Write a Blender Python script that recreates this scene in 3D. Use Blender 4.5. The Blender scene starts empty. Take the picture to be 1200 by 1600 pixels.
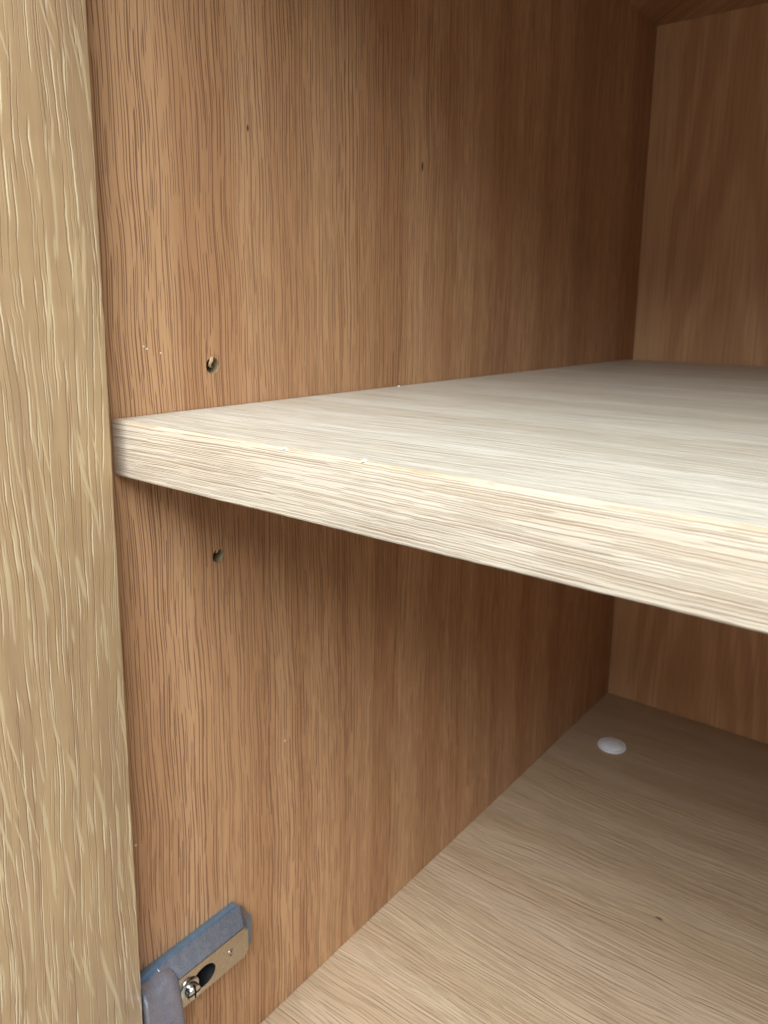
import bpy, bmesh, math, random
from mathutils import Vector, Matrix, Euler, noise as mnoise

# ------------------------------------------------------------------ camera, light, exposure
MM = 0.001
scn = bpy.context.scene
C = scn.collection
cam_data = bpy.data.cameras.new('camera')
cam = bpy.data.objects.new('camera', cam_data)
C.objects.link(cam)
cam.location = (0.214689, -0.136364, 0.035025)
cam.rotation_euler = Euler((1.3774254, -0.0115540, 0.6713176), 'XYZ')
cam_data.sensor_fit = 'VERTICAL'
cam_data.sensor_height = 36.0
cam_data.lens = 36.0 * 1207.815 / 1600.0
cam_data.shift_x = 9.2 / 1600.0
cam_data.shift_y = -81.493 / 1600.0
cam_data.clip_start = 0.005
cam_data.clip_end = 50.0
cam_data.dof.use_dof = True
cam_data.dof.focus_distance = 0.225
cam_data.dof.aperture_fstop = 27.0
scn.camera = cam

world = bpy.data.worlds.new('World')
scn.world = world
world.use_nodes = True
bg = world.node_tree.nodes['Background']
bg.inputs[0].default_value = (0.80, 0.90, 1.0, 1)
bg.inputs[1].default_value = 0.36

lamp_data = bpy.data.lights.new('window_light', 'AREA')      # the room's window, in front of and above the cabinet
lamp_data.shape = 'RECTANGLE'
lamp_data.size = 1.3
lamp_data.size_y = 0.85
lamp_data.energy = 51
lamp_data.color = (0.91, 0.97, 1.0)
lamp = bpy.data.objects.new('window_light', lamp_data)
C.objects.link(lamp)
lamp.location = (0.50, -0.83, 0.91)
lamp.rotation_euler = (Vector((0.1, 0.08, -0.05)) - lamp.location).to_track_quat('-Z', 'Y').to_euler()

scn.view_settings.view_transform = 'Standard'
scn.view_settings.look = 'None'
scn.view_settings.exposure = 0.04
scn.view_settings.gamma = 1.0
scn.view_settings.use_curve_mapping = False
scn.render.engine = 'CYCLES'
scn.cycles.use_denoising = True
scn.cycles.max_bounces = 6
scn.cycles.diffuse_bounces = 5
scn.cycles.use_adaptive_sampling = True
scn.cycles.adaptive_threshold = 0.02
scn.cycles.sample_clamp_indirect = 6

random.seed(7)

# ------------------------------------------------------------------ node helpers
class NT:
    def __init__(self, name):
        self.m = bpy.data.materials.new(name)
        self.m.use_nodes = True
        self.t = self.m.node_tree
        self.t.nodes.clear()
        self.out = self.t.nodes.new('ShaderNodeOutputMaterial')
        self.b = self.t.nodes.new('ShaderNodeBsdfPrincipled')
        self.t.links.new(self.b.outputs[0], self.out.inputs[0])
    def put(self, sock, v):
        if isinstance(v, bpy.types.NodeSocket):
            self.t.links.new(v, sock)
        else:
            sock.default_value = v
    def node(self, typ, **kw):
        n = self.t.nodes.new(typ)
        for k, v in kw.items():
            setattr(n, k, v)
        return n
    def math(self, op, a, b=0.0, c=None, clamp=False):
        n = self.node('ShaderNodeMath', operation=op, use_clamp=clamp)
        self.put(n.inputs[0], a); self.put(n.inputs[1], b)
        if c is not None:
            self.put(n.inputs[2], c)
        return n.outputs[0]
    def add(self, a, b): return self.math('ADD', a, b)
    def sub(self, a, b): return self.math('SUBTRACT', a, b)
    def mul(self, a, b): return self.math('MULTIPLY', a, b)
    def mad(self, a, b, c): return self.math('MULTIPLY_ADD', a, b, c)
    def mx(self, a, b): return self.math('MAXIMUM', a, b)
    def ramp(self, v, lo, hi, a=0.0, b=1.0, smooth=True):
        n = self.node('ShaderNodeMapRange')
        n.interpolation_type = 'SMOOTHSTEP' if smooth else 'LINEAR'
        n.clamp = True
        self.put(n.inputs[0], v); self.put(n.inputs[1], lo); self.put(n.inputs[2], hi)
        self.put(n.inputs[3], a); self.put(n.inputs[4], b)
        return n.outputs[0]
    def vec(self, x, y, z=0.0):
        n = self.node('ShaderNodeCombineXYZ')
        self.put(n.inputs[0], x); self.put(n.inputs[1], y); self.put(n.inputs[2], z)
        return n.outputs[0]
    def coords(self):
        tc = self.node('ShaderNodeTexCoord')
        v = self.node('ShaderNodeVectorMath', operation='SCALE')
        self.t.links.new(tc.outputs['Object'], v.inputs[0])
        v.inputs['Scale'].default_value = 1000.0
        s = self.node('ShaderNodeSeparateXYZ')
        self.t.links.new(v.outputs[0], s.inputs[0])
        return s.outputs[0], s.outputs[1], s.outputs[2]
    def noise(self, x, y, detail=2.0, rough=0.5, seed=0.0):
        n = self.node('ShaderNodeTexNoise', noise_dimensions='2D')
        self.put(n.inputs['Vector'], self.vec(self.math('ADD', x, seed * 3.17), self.math('ADD', y, seed * 1.31)))
        n.inputs['Scale'].default_value = 1.0
        n.inputs['Detail'].default_value = detail
        n.inputs['Roughness'].default_value = rough
        return n.outputs['Fac']
    def lines(self, u, v, fu, fv, lo, hi, seed, detail=0.0):
        """long tapering strokes along v: the crests of one stretched noise"""
        return self.ramp(self.noise(self.mul(u, fu), self.mul(v, fv), detail, 0.5, seed), lo, hi)
    def columns(self, u, v, du, fv, width, lo, seed, gap=0.12, jit=0.6):
        """rows of tapering pore strokes: one row per du mm, stroke length about 0.5 / fv mm"""
        q = self.mad(u, 1.0 / du, seed)
        i = self.math('FLOOR', q)
        fr = self.sub(self.sub(q, i), 0.5)
        wn = self.node('ShaderNodeTexWhiteNoise', noise_dimensions='1D')
        self.put(wn.inputs['W'], i)
        rnd = wn.outputs['Value']
        act = self.ramp(self.noise(self.mul(i, 5.17), self.mad(v, fv, self.mul(rnd, 50.0)), 1.0, 0.5, seed), lo, lo + gap)
        d = self.mul(self.math('ABSOLUTE', self.mad(self.sub(rnd, 0.5), jit, fr)), du)
        w = self.mul(self.mad(act, 0.65, 0.35), width * 0.5)
        return self.mul(self.ramp(self.math('DIVIDE', d, w), 0.45, 1.25, 1.0, 0.0), act)
    def contour(self, u, v, fu, fv, w, seed, level=0.5):
        n = self.noise(self.mul(u, fu), self.mul(v, fv), 0.0, 0.5, seed)
        return self.ramp(self.math('ABSOLUTE', self.sub(n, level)), w * 0.4, w, 1.0, 0.0)
    def voro(self, x, y):
        n = self.node('ShaderNodeTexVoronoi', voronoi_dimensions='2D', feature='F1')
        self.put(n.inputs['Vector'], self.vec(x, y))
        n.inputs['Scale'].default_value = 1.0
        n.inputs['Randomness'].default_value = 1.0
        return n.outputs['Distance'], n.outputs['Color']
    def dashes(self, u, v, du, dv, width, seed, soft=0.45, vary=True):
        """elongated strokes: one per cell of du x dv millimetres, about `width` mm wide"""
        d, col = self.voro(self.mad(u, 1.0 / du, seed), self.mad(v, 1.0 / dv, seed * 1.7))
        r = 0.5 * width / du
        s = self.ramp(d, r * (1 - soft), r * (1 + soft), 1.0, 0.0)
        if vary:
            sp = self.node('ShaderNodeSeparateColor')
            self.t.links.new(col, sp.inputs[0])
            s = self.mul(s, self.ramp(sp.outputs[0], 0.0, 0.9, 0.25, 1.0, False))
        return s
    def mix(self, f, a, b):
        n = self.node('ShaderNodeMix', data_type='RGBA', blend_type='MIX')
        n.clamp_factor = True
        self.put(n.inputs[0], f); self.put(n.inputs[6], a); self.put(n.inputs[7], b)
        return n.outputs[2]
    def bump(self, h, dist_mm, strength=1.0, normal=None):
        n = self.node('ShaderNodeBump')
        n.inputs['Strength'].default_value = strength
        n.inputs['Distance'].default_value = dist_mm * MM
        self.put(n.inputs['Height'], h)
        if normal is not None:
            self.put(n.inputs['Normal'], normal)
        return n.outputs[0]

def rgb(r, g, b): return (r, g, b, 1.0)

def lin(r, g, b):
    f = lambda c: ((c / 255 + 0.055) / 1.055) ** 2.4 if c > 10 else c / 255 / 12.92
    return (f(r), f(g), f(b), 1.0)

def warp(n, u, v, big, small, seed, fu=0.012, fv=0.0035, gu=0.10, gv=0.03):
    w1 = n.noise(n.mul(u, fu), n.mul(v, fv), 0.0, 0.5, seed)
    w2 = n.noise(n.mul(u, gu), n.mul(v, gv), 0.0, 0.5, seed + 9)
    u1 = n.mad(n.sub(w1, 0.5), big, u)
    return n.mad(n.sub(w2, 0.5), small, u1)

def spots(n, u, v, pts):
    m = None
    for (a, b, ru, rv) in pts:
        d = n.math('SQRT', n.add(n.math('POWER', n.mul(n.sub(u, a), 1 / ru), 2.0), n.math('POWER', n.mul(n.sub(v, b), 1 / rv), 2.0)))
        s = n.ramp(d, 0.6, 1.15, 1.0, 0.0)
        m = s if m is None else n.mx(m, s)
    return m

# ---- side panel veneer: straight vertical oak with dark open pores
def wood_side():
    n = NT('oak_side_veneer')
    x, y, z = n.coords()
    u0 = n.add(y, x); v = z
    u = warp(n, u0, v, 13.0, 2.0, 3.0, 0.012, 0.0030, 0.07, 0.028)
    tone = n.noise(n.mul(u, 0.045), n.mul(v, 0.0012), 2.0, 0.5, 1.0)
    streak = n.noise(n.mul(u, 0.55), n.mul(v, 0.007), 2.0, 0.6, 8.0)
    fine = n.noise(n.mul(u, 3.2), n.mul(v, 0.05), 1.0, 0.6, 11.0)
    base = n.mix(n.ramp(tone, 0.32, 0.68), lin(180, 135, 97), lin(199, 156, 116))
    base = n.mix(n.mul(n.ramp(streak, 0.46, 0.70), 0.18), base, lin(216, 172, 124))
    base = n.mix(n.mul(n.ramp(fine, 0.42, 0.75), 0.25), base, lin(154, 104, 66))
    gate = n.ramp(n.noise(n.mul(u, 0.06), n.mul(v, 0.004), 1.0, 0.5, 14.0), 0.32, 0.62, 0.75, 1.0)
    p = n.mx(n.columns(u, v, 1.8, 0.028, 0.44, 0.41, 31.0, 0.08), n.mul(n.columns(u, v, 1.0, 0.045, 0.30, 0.44, 47.0, 0.08), 0.85))
    pore = n.mul(p, gate)
    col = n.mix(n.mul(pore, 0.74), base, lin(104, 66, 50))
    k = spots(n, u0, v, [(59.6, 96.3, 0.5, 1.3), (165.0, 98.5, 0.8, 2.2)])
    col = n.mix(n.mul(k, 0.85), col, lin(52, 30, 20))
    dust = spots(n, u0, v, [(13.1, 22.2, 0.35, 0.3), (14.3, 21.4, 0.4, 0.3), (19.5, 19.9, 0.3, 0.3), (0.4, -151.1, 0.4, 0.4), (73.8, -144.8, 0.4, 0.5)])
    col = n.mix(dust, col, lin(240, 228, 205))
    n.put(n.b.inputs['Base Color'], col)
    n.put(n.b.inputs['Roughness'], n.mad(pore, 0.25, 0.50))
    n.b.inputs['Specular IOR Level'].default_value = 0.3
    n.put(n.b.inputs['Normal'], n.bump(n.mul(p, -1.0), 0.10, 0.7))
    return n.m

# ---- pale veneer of the shelf and the cabinet floor: grain runs across the cabinet
def wood_pale(name, light, mid, dark, bump_mm, seed, spotlist=None, con=1.0):
    n = NT(name)
    x, y, z = n.coords()
    u0 = n.sub(y, z); v = x
    u = warp(n, u0, v, 16.0, 2.6, seed, 0.014, 0.005, 0.07, 0.03)
    tone = n.noise(n.mul(u, 0.05), n.mul(v, 0.003), 2.0, 0.5, seed + 1)
    streak = n.noise(n.mul(u, 0.62), n.mul(v, 0.020), 2.0, 0.6, seed + 2)
    fine = n.noise(n.mul(u, 2.6), n.mul(v, 0.06), 1.0, 0.6, seed + 4)
    base = n.mix(n.ramp(tone, 0.3, 0.7), mid, light)
    base = n.mix(n.mul(n.ramp(streak, 0.42, 0.7), 0.30 * con), base, dark)
    base = n.mix(n.mul(n.ramp(fine, 0.45, 0.75), 0.22 * con), base, dark)
    p = n.mx(n.columns(u, v, 2.4, 0.030, 0.50, 0.47, seed + 5, 0.08), n.mul(n.columns(u, v, 1.3, 0.050, 0.32, 0.48, seed + 6, 0.08), 0.7))
    col = n.mix(n.mul(p, 0.55 * con), base, dark)
    if spotlist:
        col = n.mix(n.mul(spots(n, y, v, spotlist), 0.8), col, lin(60, 40, 28))
    n.put(n.b.inputs['Base Color'], col)
    n.b.inputs['Roughness'].default_value = 0.45
    n.b.inputs['Specular IOR Level'].default_value = 0.4
    h = n.add(n.mul(p, -0.7), n.mul(streak, 1.4))
    n.put(n.b.inputs['Normal'], n.bump(h, bump_mm, 0.9))
    return n.m

# ---- lipping on the shelf's front edge: brushed, with a worn arris
def wood_lipping():
    n = NT('oak_edge_lipping')
    x, y, z = n.coords()
    v = x
    u = warp(n, n.sub(y, z), v, 4.0, 0.5, 61.0, 0.03, 0.006, 0.2, 0.035)
    tone = n.noise(n.mul(u, 0.22), n.mul(v, 0.012), 3.0, 0.6, 62.0)
    streak = n.noise(n.mul(u, 2.4), n.mul(v, 0.016), 2.0, 0.65, 63.0)
    fine = n.noise(n.mul(u, 5.0), n.mul(v, 0.055), 2.0, 0.65, 64.0)
    base = n.mix(n.ramp(tone, 0.3, 0.7), lin(193, 177, 155), lin(200, 186, 166))
    base = n.mix(n.mul(n.ramp(streak, 0.46, 0.66), 0.22), base, lin(172, 145, 112))
    base = n.mix(n.mul(n.ramp(fine, 0.45, 0.70), 0.55), base, lin(212, 201, 184))
    p = n.mx(n.columns(u, v, 0.85, 0.022, 0.20, 0.47, 71.0, 0.07), n.mul(n.columns(u, v, 0.5, 0.036, 0.16, 0.42, 83.0, 0.08), 0.8))
    col = n.mix(n.mul(p, 0.72), base, lin(138, 101, 70))
    wob = n.mul(n.sub(n.noise(n.mul(x, 0.09), n.mul(x, 0.013), 3.0, 0.6, 77.0), 0.5), 1.6)
    arris = n.ramp(n.add(z, wob), -1.05, -0.45)
    col = n.mix(n.mul(arris, 0.25), col, lin(200, 174, 140))
    n.put(n.b.inputs['Base Color'], col)
    n.b.inputs['Roughness'].default_value = 0.55
    n.b.inputs['Specular IOR Level'].default_value = 0.3
    h = n.add(n.mul(p, -0.8), n.add(n.mul(streak, 1.0), n.mul(fine, 0.6)))
    n.put(n.b.inputs['Normal'], n.bump(h, 0.13, 0.9))
    return n.m

# ---- solid oak post at the front: quarter-sawn, ray flecks and embossed pores
def wood_stile():
    n = NT('oak_quartersawn_post')
    x, y, z = n.coords()
    u0 = n.add(y, n.mul(x, -1.0)); v = z
    u = warp(n, u0, v, 10.0, 1.6, 101.0, 0.02, 0.006, 0.12, 0.035)
    tone = n.noise(n.mul(u, 0.16), n.mul(v, 0.009), 2.0, 0.55, 102.0)
    fine = n.noise(n.mul(u, 3.0), n.mul(v, 0.08), 2.0, 0.6, 104.0)
    base = n.mix(n.ramp(tone, 0.3, 0.7), lin(172, 141, 107), lin(188, 158, 118))
    base = n.mix(n.mul(n.ramp(fine, 0.4, 0.75), 0.30), base, lin(194, 168, 130))
    # ray flecks lean a little against the grain
    uf = n.mad(v, 0.085, warp(n, u0, v, 12.0, 2.4, 111.0, 0.03, 0.013, 0.10, 0.045))
    f = n.mx(n.columns(uf, v, 4.8, 0.027, 1.15, 0.53, 5.3, 0.10, 0.7), n.columns(uf, v, 3.4, 0.040, 0.7, 0.54, 19.9, 0.10, 0.7))
    col = n.mix(n.mul(f, 0.55), base, lin(219, 200, 160))
    ur = n.mad(n.noise(n.mul(u, 0.3), n.mul(v, 0.20), 2.0, 0.6, 115.0), 0.45, u)
    clear = n.sub(1.0, n.mul(f, 0.85))
    def pores(sh):
        uu = n.add(ur, sh)
        a = n.mx(n.columns(uu, v, 2.3, 0.024, 0.32, 0.46, 121.0, 0.08), n.columns(uu, v, 3.7, 0.018, 0.42, 0.45, 133.0, 0.08))
        return n.mul(n.mx(a, n.mul(n.columns(uu, v, 1.1, 0.035, 0.20, 0.48, 147.0, 0.08), 0.6)), clear)
    p = pores(0.0)            # open pore
    glint = pores(-0.26)       # glint painted as a pale line along one lip of the pore
    col = n.mix(n.mul(p, 0.32), col, lin(138, 106, 74))
    lb = n.lines(u, v, 0.4, 0.05, 0.38, 0.58, 161.0)
    col = n.mix(n.mul(n.mul(glint, lb), 0.65), col, lin(234, 218, 182))
    n.put(n.b.inputs['Base Color'], col)
    n.put(n.b.inputs['Roughness'], n.mad(f, -0.08, 0.40))
    n.b.inputs['Specular IOR Level'].default_value = 0.5
    h = n.add(n.mul(p, -1.0), n.mul(f, 0.15))
    n.put(n.b.inputs['Normal'], n.bump(h, 0.075, 1.0))
    return n.m

# ---- back panel: crown-cut veneer with cathedral arches
def wood_back():
    n = NT('oak_crowncut_back')
    x, y, z = n.coords()
    u = n.add(x, y); v = z
    w = n.noise(n.mul(x, 0.02), n.mul(z, 0.008), 1.0, 0.5, 201.0)
    # arches: parabolas stacked up the panel
    dx = n.sub(x, 62.0)
    arch = n.add(n.mul(n.math('POWER', n.mul(n.math('ABSOLUTE', dx), 0.045), 1.7), 1.0), n.mul(z, 0.011))
    ring = n.math('SINE', n.mul(n.add(arch, n.mul(w, 1.6)), 4.2))
    streak = n.noise(n.mul(x, 0.6), n.mul(z, 0.012), 3.0, 0.6, 203.0)
    base = n.mix(n.ramp(ring, -0.6, 0.9), lin(200, 150, 105), lin(214, 165, 119))
    base = n.mix(n.mul(n.ramp(streak, 0.4, 0.7), 0.4), base, lin(176, 126, 82))
    edge = n.ramp(n.add(x, n.mul(n.sub(w, 0.5), 6.0)), 17.5, 20.5, 1.0, 0.0)
    base = n.mix(n.mul(edge, 0.7), base, lin(218, 172, 126))
    p = n.lines(x, z, 0.9, 0.02, 0.6, 0.7, 211.0)
    col = n.mix(n.mul(p, 0.18), base, lin(110, 76, 54))
    n.put(n.b.inputs['Base Color'], col)
    n.b.inputs['Roughness'].default_value = 0.5
    return n.m

def plain(name, col, rough, metal=0.0, bump_scale=None, bump_mm=0.02, spec=0.5, var=0.12):
    n = NT(name)
    x, y, z = n.coords()
    nz = n.noise(n.mul(n.add(x, n.mul(z, 0.37)), 0.35), n.mul(n.sub(y, n.mul(z, 0.61)), 0.35), 4.0, 0.6, 2.0)
    dark = tuple(c * (1 - var) for c in col[:3]) + (1,)
    lite = tuple(min(1, c * (1 + var)) for c in col[:3]) + (1,)
    n.put(n.b.inputs['Base Color'], n.mix(n.ramp(nz, 0.3, 0.7), dark, lite))
    n.b.inputs['Metallic'].default_value = metal
    n.put(n.b.inputs['Roughness'], n.mad(nz, 0.16, rough - 0.08))
    n.b.inputs['Specular IOR Level'].default_value = spec
    if bump_scale:
        hb = n.noise(n.mul(n.add(x, z), bump_scale), n.mul(n.sub(y, z), bump_scale), 3.0, 0.6, 4.0)
        n.put(n.b.inputs['Normal'], n.bump(hb, bump_mm, 0.6))
    return n.m

M = {}
M['side'] = wood_side()
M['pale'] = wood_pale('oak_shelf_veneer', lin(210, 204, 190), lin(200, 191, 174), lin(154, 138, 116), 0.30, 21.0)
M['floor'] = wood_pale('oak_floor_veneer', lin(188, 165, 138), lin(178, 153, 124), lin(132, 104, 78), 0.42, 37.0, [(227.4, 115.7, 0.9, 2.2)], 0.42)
M['lip'] = wood_lipping()
M['stile'] = wood_stile()
M['back'] = wood_back()
M['raw'] = plain('raw_chipboard', lin(150, 130, 100), 0.85, 0, 1.5, 0.3, 0.2)
M['splinter'] = plain('torn_veneer', lin(204, 174, 134), 0.7, 0, 2.0, 0.1, 0.2)
M['steel_blue'] = plain('blue_zinc_steel', lin(120, 148, 176), 0.34, 0.7, None, 0, 0.5, 0.05)
M['steel_grey'] = plain('grey_nickel_steel', lin(158, 165, 182), 0.27, 0.8, None, 0, 0.5, 0.04)
M['steel_wood_reflect'] = plain('nickel_steel_wood_reflect', lin(192, 184, 172), 0.26, 1.0, None, 0, 0.5, 0.04)  # warm tint paints in the wood reflected by the arm's outer face
M['screw'] = plain('bright_screw_steel', lin(205, 208, 208), 0.22, 1.0, 4.0, 0.02)
M['black'] = plain('dark_hinge_interior', lin(26, 25, 27), 0.6, 0.3)
M['white'] = plain('white_plastic', lin(240, 246, 255), 0.25, 0.0, 2.0, 0.02, 0.5, 0.02)
M['fleck'] = plain('white_paint', lin(240, 240, 236), 0.7, 0.0, 3.0, 0.1, 0.3, 0.03)

# ------------------------------------------------------------------ mesh helpers (all millimetres)
def link(name, me, parent=None, mats=()):
    o = bpy.data.objects.new(name, me)
    C.objects.link(o)
    for m in mats:
        me.materials.append(m)
    o.parent = parent
    return o

def finish(bm, name, mat, parent=None, smooth=False):
    bmesh.ops.recalc_face_normals(bm, faces=bm.faces)
    for v in bm.verts:
        v.co *= MM
    me = bpy.data.meshes.new(name)
    bm.to_mesh(me); bm.free()
    if smooth:
        for p in me.polygons:
            p.use_smooth = True
        me.set_sharp_from_angle(angle=math.radians(40))
    mats = mat if isinstance(mat, (list, tuple)) else [mat]
    return link(name, me, parent, mats)

def box_bm(x0, x1, y0, y1, z0, z1, bevel=0.0, seg=2):
    bm = bmesh.new()
    vs = [bm.verts.new((x, y, z)) for x in (x0, x1) for y in (y0, y1) for z in (z0, z1)]
    for f in ((0, 1, 3, 2), (4, 6, 7, 5), (0, 4, 5, 1), (2, 3, 7, 6), (0, 2, 6, 4), (1, 5, 7, 3)):
        bm.faces.new([vs[i] for i in f])
    bmesh.ops.recalc_face_normals(bm, faces=bm.faces)
    if bevel:
        bmesh.ops.bevel(bm, geom=list(bm.edges), offset=bevel, segments=seg, profile=0.5, affect='EDGES')
    return bm

def box(name, x0, x1, y0, y1, z0, z1, mat, parent=None, bevel=0.0, seg=2):
    return finish(box_bm(x0, x1, y0, y1, z0, z1, bevel, seg), name, mat, parent, smooth=bevel > 0)

def rounded_profile(a0, a1, b0, b1, r, n=4):
    """closed loop of a rounded rectangle in (a, b); r = radii for the corners (a0b0, a1b0, a1b1, a0b1)"""
    pts = []
    for (ca, cb, st), rr in zip(((a0, b0, 180), (a1, b0, 270), (a1, b1, 0), (a0, b1, 90)), r):
        sa = 1 if ca == a0 else -1
        sb = 1 if cb == b0 else -1
        for k in range(n + 1):
            t = math.radians(st + 90 * k / n)
            pts.append((ca + sa * rr + rr * math.cos(t), cb + sb * rr + rr * math.sin(t)))
    return pts

def sweep(name, axis, t0, t1, nseg, prof, mat, parent, jitter=0.0, freq=0.05, seed=0.0, sel=None):
    """bar of constant profile along `axis`, whose arrises wander by `jitter` mm like hand-sanded wood"""
    bm = bmesh.new()
    rings = []
    for i in range(nseg + 1):
        t = t0 + (t1 - t0) * i / nseg
        ring = []
        for k, (a, b) in enumerate(prof):
            ja = jb = 0.0
            if jitter and (sel is None or sel(a, b)):
                ja = jitter * (mnoise.noise((t * freq, seed, 0.3)) + 0.6 * mnoise.noise((t * freq * 5.3, seed, 4.1)))
                jb = jitter * (mnoise.noise((t * freq, seed + 7, 1.3)) + 0.6 * mnoise.noise((t * freq * 5.3, seed + 5, 2.1)))
            a2, b2 = a + ja, b + jb
            co = (t, a2, b2) if axis == 'x' else (a2, b2, t) if axis == 'z' else (a2, t, b2)
            ring.append(bm.verts.new(co))
        rings.append(ring)
    n = len(prof)
    for r0, r1 in zip(rings, rings[1:]):
        for k in range(n):
            bm.faces.new((r0[k], r0[(k + 1) % n], r1[(k + 1) % n], r1[k]))
    bm.faces.new(rings[0]); bm.faces.new(list(reversed(rings[-1])))
    return finish(bm, name, mat, parent, smooth=True)

def lathe(bm, centre, axis_m, prof, seg=32, mat_index=0):
    """revolve (radius, height) profile about local z of axis_m, placed at centre"""
    rings = []
    for (r, h) in prof:
        if r < 1e-6:
            rings.append([bm.verts.new(centre + axis_m @ Vector((0, 0, h)))])
        else:
            rings.append([bm.verts.new(centre + axis_m @ Vector((r * math.cos(2 * math.pi * k / seg), r * math.sin(2 * math.pi * k / seg), h))) for k in range(seg)])
    for a, b in zip(rings, rings[1:]):
        for k in range(seg):
            k2 = (k + 1) % seg
            if len(a) == 1 and len(b) == 1:
                continue
            if len(a) == 1:
                f = bm.faces.new((a[0], b[k], b[k2]))
            elif len(b) == 1:
                f = bm.faces.new((a[k], b[0], a[k2]))
            else:
                f = bm.faces.new((a[k], b[k], b[k2], a[k2]))
            f.material_index = mat_index

def prism(name, pts, axis, t0, t1, mat, parent, bevel=0.0, seg=2):
    """extrude a polygon; axis 'z': pts are (x, y); axis 'x': pts are (y, z)"""
    bm = bmesh.new()
    mk = (lambda p, t: (p[0], p[1], t)) if axis == 'z' else (lambda p, t: (t, p[0], p[1]))
    a = [bm.verts.new(mk(p, t0)) for p in pts]
    b = [bm.verts.new(mk(p, t1)) for p in pts]
    bm.faces.new(a); bm.faces.new(list(reversed(b)))
    for k in range(len(pts)):
        k2 = (k + 1) % len(pts)
        bm.faces.new((a[k], a[k2], b[k2], b[k]))
    bmesh.ops.recalc_face_normals(bm, faces=bm.faces)
    if bevel:
        bmesh.ops.bevel(bm, geom=list(bm.edges), offset=bevel, segments=seg, profile=0.5, affect='EDGES')
    return finish(bm, name, mat, parent, smooth=bevel > 0)

def cut(obj, cutters):
    """boolean-subtract the cutter objects, bake, remove them"""
    for c in cutters:
        md = obj.modifiers.new('cut', 'BOOLEAN')
        md.operation = 'DIFFERENCE'; md.solver = 'EXACT'; md.object = c
    dg = bpy.context.evaluated_depsgraph_get()
    me = bpy.data.meshes.new_from_object(obj.evaluated_get(dg), depsgraph=dg)
    obj.modifiers.clear()
    obj.data = me
    for c in cutters:
        cm = c.data
        bpy.data.objects.remove(c); bpy.data.meshes.remove(cm)

def cyl_cutter(centre, radius, length, mat, axis='x', seg=40, stretch=1.0):
    bm = bmesh.new()
    R = Matrix(((0, 0, 1), (1, 0, 0), (0, 1, 0))) if axis == 'x' else Matrix.Identity(3)
    lathe(bm, Vector(centre), R, [(0, -length), (radius, -length), (radius, length), (0, length)], seg)
    if stretch != 1.0:
        for v in bm.verts:
            v.co.y = centre[1] + (v.co.y - centre[1]) * stretch
    return finish(bm, 'cutter', mat, None)

# ------------------------------------------------------------------ the cabinet
FLOOR, TOP, DEPTH, WIDTH = -272.5, 230.3, 443.0, 480.0
cab = bpy.data.objects.new('oak_cabinet', None)
C.objects.link(cab)
cab.location = (0, 0, 0)
cab['label'] = 'open oak veneered cabinet interior with side wall, back, floor and front post'
cab['category'] = 'cabinet'

HOLE_Y, HOLE_A, HOLE_B = 40.9, 14.7, -55.0
side = box('side_panel', -18.0, 0.0, -5.0, DEPTH + 5.8, FLOOR - 18, TOP + 18, [M['side'], M['raw']], cab)
cut(side, [cyl_cutter((0, HOLE_Y, HOLE_A), 2.85, 11.0, M['raw']), cyl_cutter((0, HOLE_Y, HOLE_B), 2.55, 11.0, M['raw'])])

box('side_panel', WIDTH, WIDTH + 18, -5.0, DEPTH + 5.8, FLOOR - 18, TOP + 18, M['side'], cab)
box('back_panel', 0.2, WIDTH - 0.2, DEPTH, DEPTH + 6, FLOOR - 17.8, TOP + 17.8, M['back'], cab)
box('top_panel', 0.2, WIDTH - 0.2, -5.0, DEPTH - 0.2, TOP, TOP + 18, M['side'], cab)
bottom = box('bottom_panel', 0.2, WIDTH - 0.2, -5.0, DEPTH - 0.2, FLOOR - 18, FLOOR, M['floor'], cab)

prof = rounded_profile(-34.0, 8.0, -80.0, -5.4, (0.8, 1.2, 0.7, 0.8), 3)
sweep('front_post', 'z', FLOOR - 60, TOP + 60, 420, prof, M['stile'], cab, 0.16, 0.035, 3.0)
prof = rounded_profile(WIDTH - 8.0, WIDTH + 34.0, -80.0, -5.4, (1.2, 0.8, 0.8, 0.7), 3)
sweep('front_post', 'z', FLOOR - 60, TOP + 60, 60, prof, M['stile'], cab, 0.16, 0.035, 9.0)
box('front_rail', 8.3, WIDTH - 8.3, -80.0, -5.3, TOP + 2, TOP + 60, M['lip'], cab, 0.8)
box('front_rail', 8.3, WIDTH - 8.3, -80.0, -5.3, FLOOR - 60, FLOOR - 2, M['lip'], cab, 0.8)

# splinters left in the shelf-pin holes
def splinter(name, pts, w, t):
    bm = bmesh.new()
    prev = None
    for i, (x, y, z) in enumerate(pts):
        ww = w * (1 - 0.55 * i / (len(pts) - 1))
        ring = [bm.verts.new((x + a * t, y + b * ww, z)) for a, b in ((-.5, -.5), (.5, -.4), (.5, .5), (-.5, .4))]
        if prev:
            for k in range(4):
                bm.faces.new((prev[k], prev[(k + 1) % 4], ring[(k + 1) % 4], ring[k]))
        else:
            bm.faces.new(ring)
        prev = ring
    bm.faces.new(list(reversed(prev)))
    return finish(bm, name, M['splinter'], side, True)
s1 = splinter('splinter', [(-0.2, HOLE_Y - 0.3, HOLE_A + 3.0), (0.15, HOLE_Y - 0.6, HOLE_A + 1.7), (-0.3, HOLE_Y - 0.9, HOLE_A + 0.6), (-0.9, HOLE_Y - 0.5, HOLE_A - 0.3), (-1.4, HOLE_Y + 0.4, HOLE_A - 0.8)], 1.3, 0.5)
s2 = splinter('splinter', [(-0.3, HOLE_Y + 0.1, HOLE_B + 2.7), (-0.5, HOLE_Y - 0.1, HOLE_B + 1.6), (-0.9, HOLE_Y - 0.2, HOLE_B + 1.0)], 0.8, 0.4)

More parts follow.
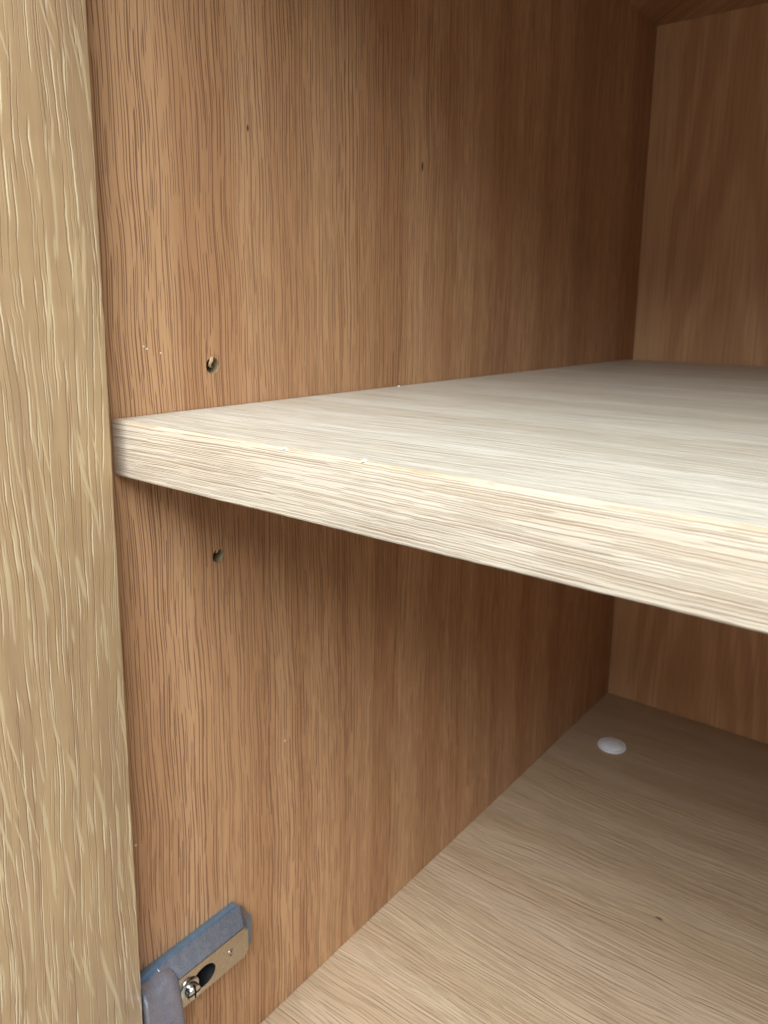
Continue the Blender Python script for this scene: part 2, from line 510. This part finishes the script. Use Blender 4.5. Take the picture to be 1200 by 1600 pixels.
# domed cap over the fixing in the floor
bm = bmesh.new()
lathe(bm, Vector((34.0, 367.5, FLOOR + 0.02)), Matrix.Identity(3), [(0, 0), (9.9, 0), (10.0, 0.6), (9.7, 1.05), (9.0, 1.15), (8.6, 1.0), (8.1, 1.45), (6.0, 2.5), (3.0, 3.0), (0, 3.1)], 48)
cap = finish(bm, 'screw_cap', M['white'], bottom, True)
cap['label'] = 'small white domed plastic cap on the cabinet floor'

# ------------------------------------------------------------------ hinge on the side wall
hinge = bpy.data.objects.new('cabinet_hinge', None)
C.objects.link(hinge)
hinge.parent = cab
hinge['label'] = 'metal concealed hinge screwed low on the side wall'
plate = prism('mounting_plate', [(-3.5, -202.0), (42.7, -202.0), (50.4, -212.2), (50.4, -224.5), (46.0, -227.0), (-3.5, -227.0)], 'x', 0.02, 3.0, M['steel_blue'], hinge, 0.25, 2)

# arm: a pressed channel, flat outer face with a keyhole slot, rounded at the back end
ZT, ZB, XF = -206.8, -220.6, 10.0
base_pts = [(4.0, -202.7), (44.6, -202.7), (47.4, -206.4), (47.4, -223.0), (45.4, -225.3), (4.0, -225.3)]
face_pts = [(4.0, -206.8), (40.2, -206.8), (42.4, -209.2), (42.4, -218.4), (40.2, -220.6), (4.0, -220.6)]
bm = bmesh.new()
a = [bm.verts.new((2.8, p[0], p[1])) for p in base_pts]
b = [bm.verts.new((XF, p[0], p[1])) for p in face_pts]
bm.faces.new(a); bm.faces.new(list(reversed(b)))
for k in range(6):
    k2 = (k + 1) % 6
    bm.faces.new((a[k], a[k2], b[k2], b[k]))
bmesh.ops.recalc_face_normals(bm, faces=bm.faces)
bmesh.ops.bevel(bm, geom=[e for e in bm.edges], offset=0.7, segments=4, profile=0.5, affect='EDGES')
bm.normal_update()
for f in bm.faces:
    f.material_index = 0 if f.normal.x > 0.9 else 1  # outer face takes the painted reflection tint, other faces the plain grey
arm = finish(bm, 'arm', [M['steel_wood_reflect'], M['steel_grey'], M['black']], hinge, True)
ZC = -213.9
cut(arm, [cyl_cutter((XF, 20.0, ZC), 4.2, 5.0, M['black'], stretch=1.3)])
for p in arm.data.polygons:
    p.use_smooth = True
arm.data.set_sharp_from_angle(angle=math.radians(30))

# screw in the slot's narrow end: raised head with a cross recess and a collar
bm = bmesh.new()
RX = Matrix(((0, 0, 1), (1, 0, 0), (0, 1, 0)))
lathe(bm, Vector((XF - 0.6, 13.2, ZC)), RX, [(0, 0), (4.1, 0), (4.2, 0.9), (3.7, 1.3), (2.9, 1.4), (2.9, 3.2), (2.6, 3.75), (1.7, 4.0), (0, 4.05)], 40)
screw = finish(bm, 'screw', [M['screw'], M['black']], hinge, True)
cx = XF - 0.6 + 4.05
c1 = box('cutter', cx - 1.1, cx + 1, 13.2 - 2.9, 13.2 + 2.9, ZC - 0.42, ZC + 0.42, M['black'])
c2 = box('cutter', cx - 1.1, cx + 1, 13.2 - 0.42, 13.2 + 0.42, ZC - 2.9, ZC + 2.9, M['black'])
cut(screw, [c1, c2])

# stamped rivet on the arm
bm = bmesh.new()
lathe(bm, Vector((XF - 0.05, 33.2, ZC + 0.6)), RX, [(1.5, 0), (1.45, 0.18), (1.1, 0.3), (0.75, 0.12), (0.5, 0.3), (0, 0.42)], 28)
finish(bm, 'rivet', M['steel_wood_reflect'], hinge, True)

# cranked knuckle that swings round the front post
def crank():
    outer = [(2.6, 8.2), (7.0, 8.6), (10.2, 8.3), (13.5, 6.7), (18.0, 4.2), (26.0, -0.6), (36.0, -7.0), (44.0, -12.0)]
    inner = [(2.6, -4.6), (4.4, -4.6), (6.8, -4.7), (9.8, -5.6), (13.4, -7.6), (19.4, -11.4), (29.5, -17.5), (38.0, -22.8)]
    zts = [-203.4, -204.0, -205.0, -206.0, -206.6, -206.8, -206.8, -206.8]
    bm = bmesh.new()
    n = 10
    rings = []
    for (o, i, zt) in zip(outer, inner, zts):
        ring = []
        zb = -428.0 - zt + 0.4
        top = [(0, zt - 1.2), (0.015, zt - 0.45), (0.05, zt - 0.08), (0.30, zt + 0.1), (0.52, zt - 0.9), (0.72, zt - 0.75), (0.93, zt + 0.0), (0.985, zt - 0.4), (1, zt - 1.2)]
        bot = [(f, zb + (zt - z)) for (f, z) in reversed(top)]
        for f, z in top + bot:
            ring.append(bm.verts.new((o[0] + (i[0] - o[0]) * f, o[1] + (i[1] - o[1]) * f, z)))
        rings.append(ring)
    for r0, r1 in zip(rings, rings[1:]):
        m = len(r0)
        for k in range(m):
            bm.faces.new((r0[k], r0[(k + 1) % m], r1[(k + 1) % m], r1[k]))
    bm.faces.new(rings[0]); bm.faces.new(list(reversed(rings[-1])))
    return finish(bm, 'knuckle', M['steel_grey'], hinge, True)
crank()

# ------------------------------------------------------------------ the loose shelf
T = 18.0
shelf = bpy.data.objects.new('shelf', None)
C.objects.link(shelf)
shelf['label'] = 'pale oak adjustable shelf with worn front edge resting inside the cabinet'
shelf['category'] = 'shelf'
box('shelf_board', 0.5, WIDTH - 0.5, 1.25, DEPTH - 10.0, -T, 0.0, M['pale'], shelf)
prof = rounded_profile(0.0, 1.2, -T - 0.05, 0.04, (0.7, 0.15, 0.15, 0.75), 4)
sweep('front_lipping', 'x', 0.4, WIDTH - 0.6, 480, prof, M['lip'], shelf, 0.10, 0.05, 21.0, sel=lambda a, b: a < 0.9)
def fleck(x, y, z, r, h, seed):
    rnd = random.Random(seed)
    bm = bmesh.new()
    n = 11
    ring = [bm.verts.new((x + r * (0.6 + 0.6 * rnd.random()) * math.cos(2 * math.pi * k / n), y + r * (0.6 + 0.6 * rnd.random()) * math.sin(2 * math.pi * k / n), z)) for k in range(n)]
    mid = [bm.verts.new((x + (v.co.x - x) * 0.6, y + (v.co.y - y) * 0.6, z + h * (0.6 + 0.5 * rnd.random()))) for v in ring]
    for k in range(n):
        bm.faces.new((ring[k], ring[(k + 1) % n], mid[(k + 1) % n], mid[k]))
    bm.faces.new(mid); bm.faces.new(list(reversed(ring)))
    return finish(bm, 'paint_fleck', M['fleck'], shelf, True)
fleck(102.4, 0.6, 0.06, 0.95, 0.5, 4)
fleck(76.4, 0.35, -0.15, 0.6, 0.5, 5)
fleck(1.5, 148.0, 0.02, 0.6, 0.4, 6)
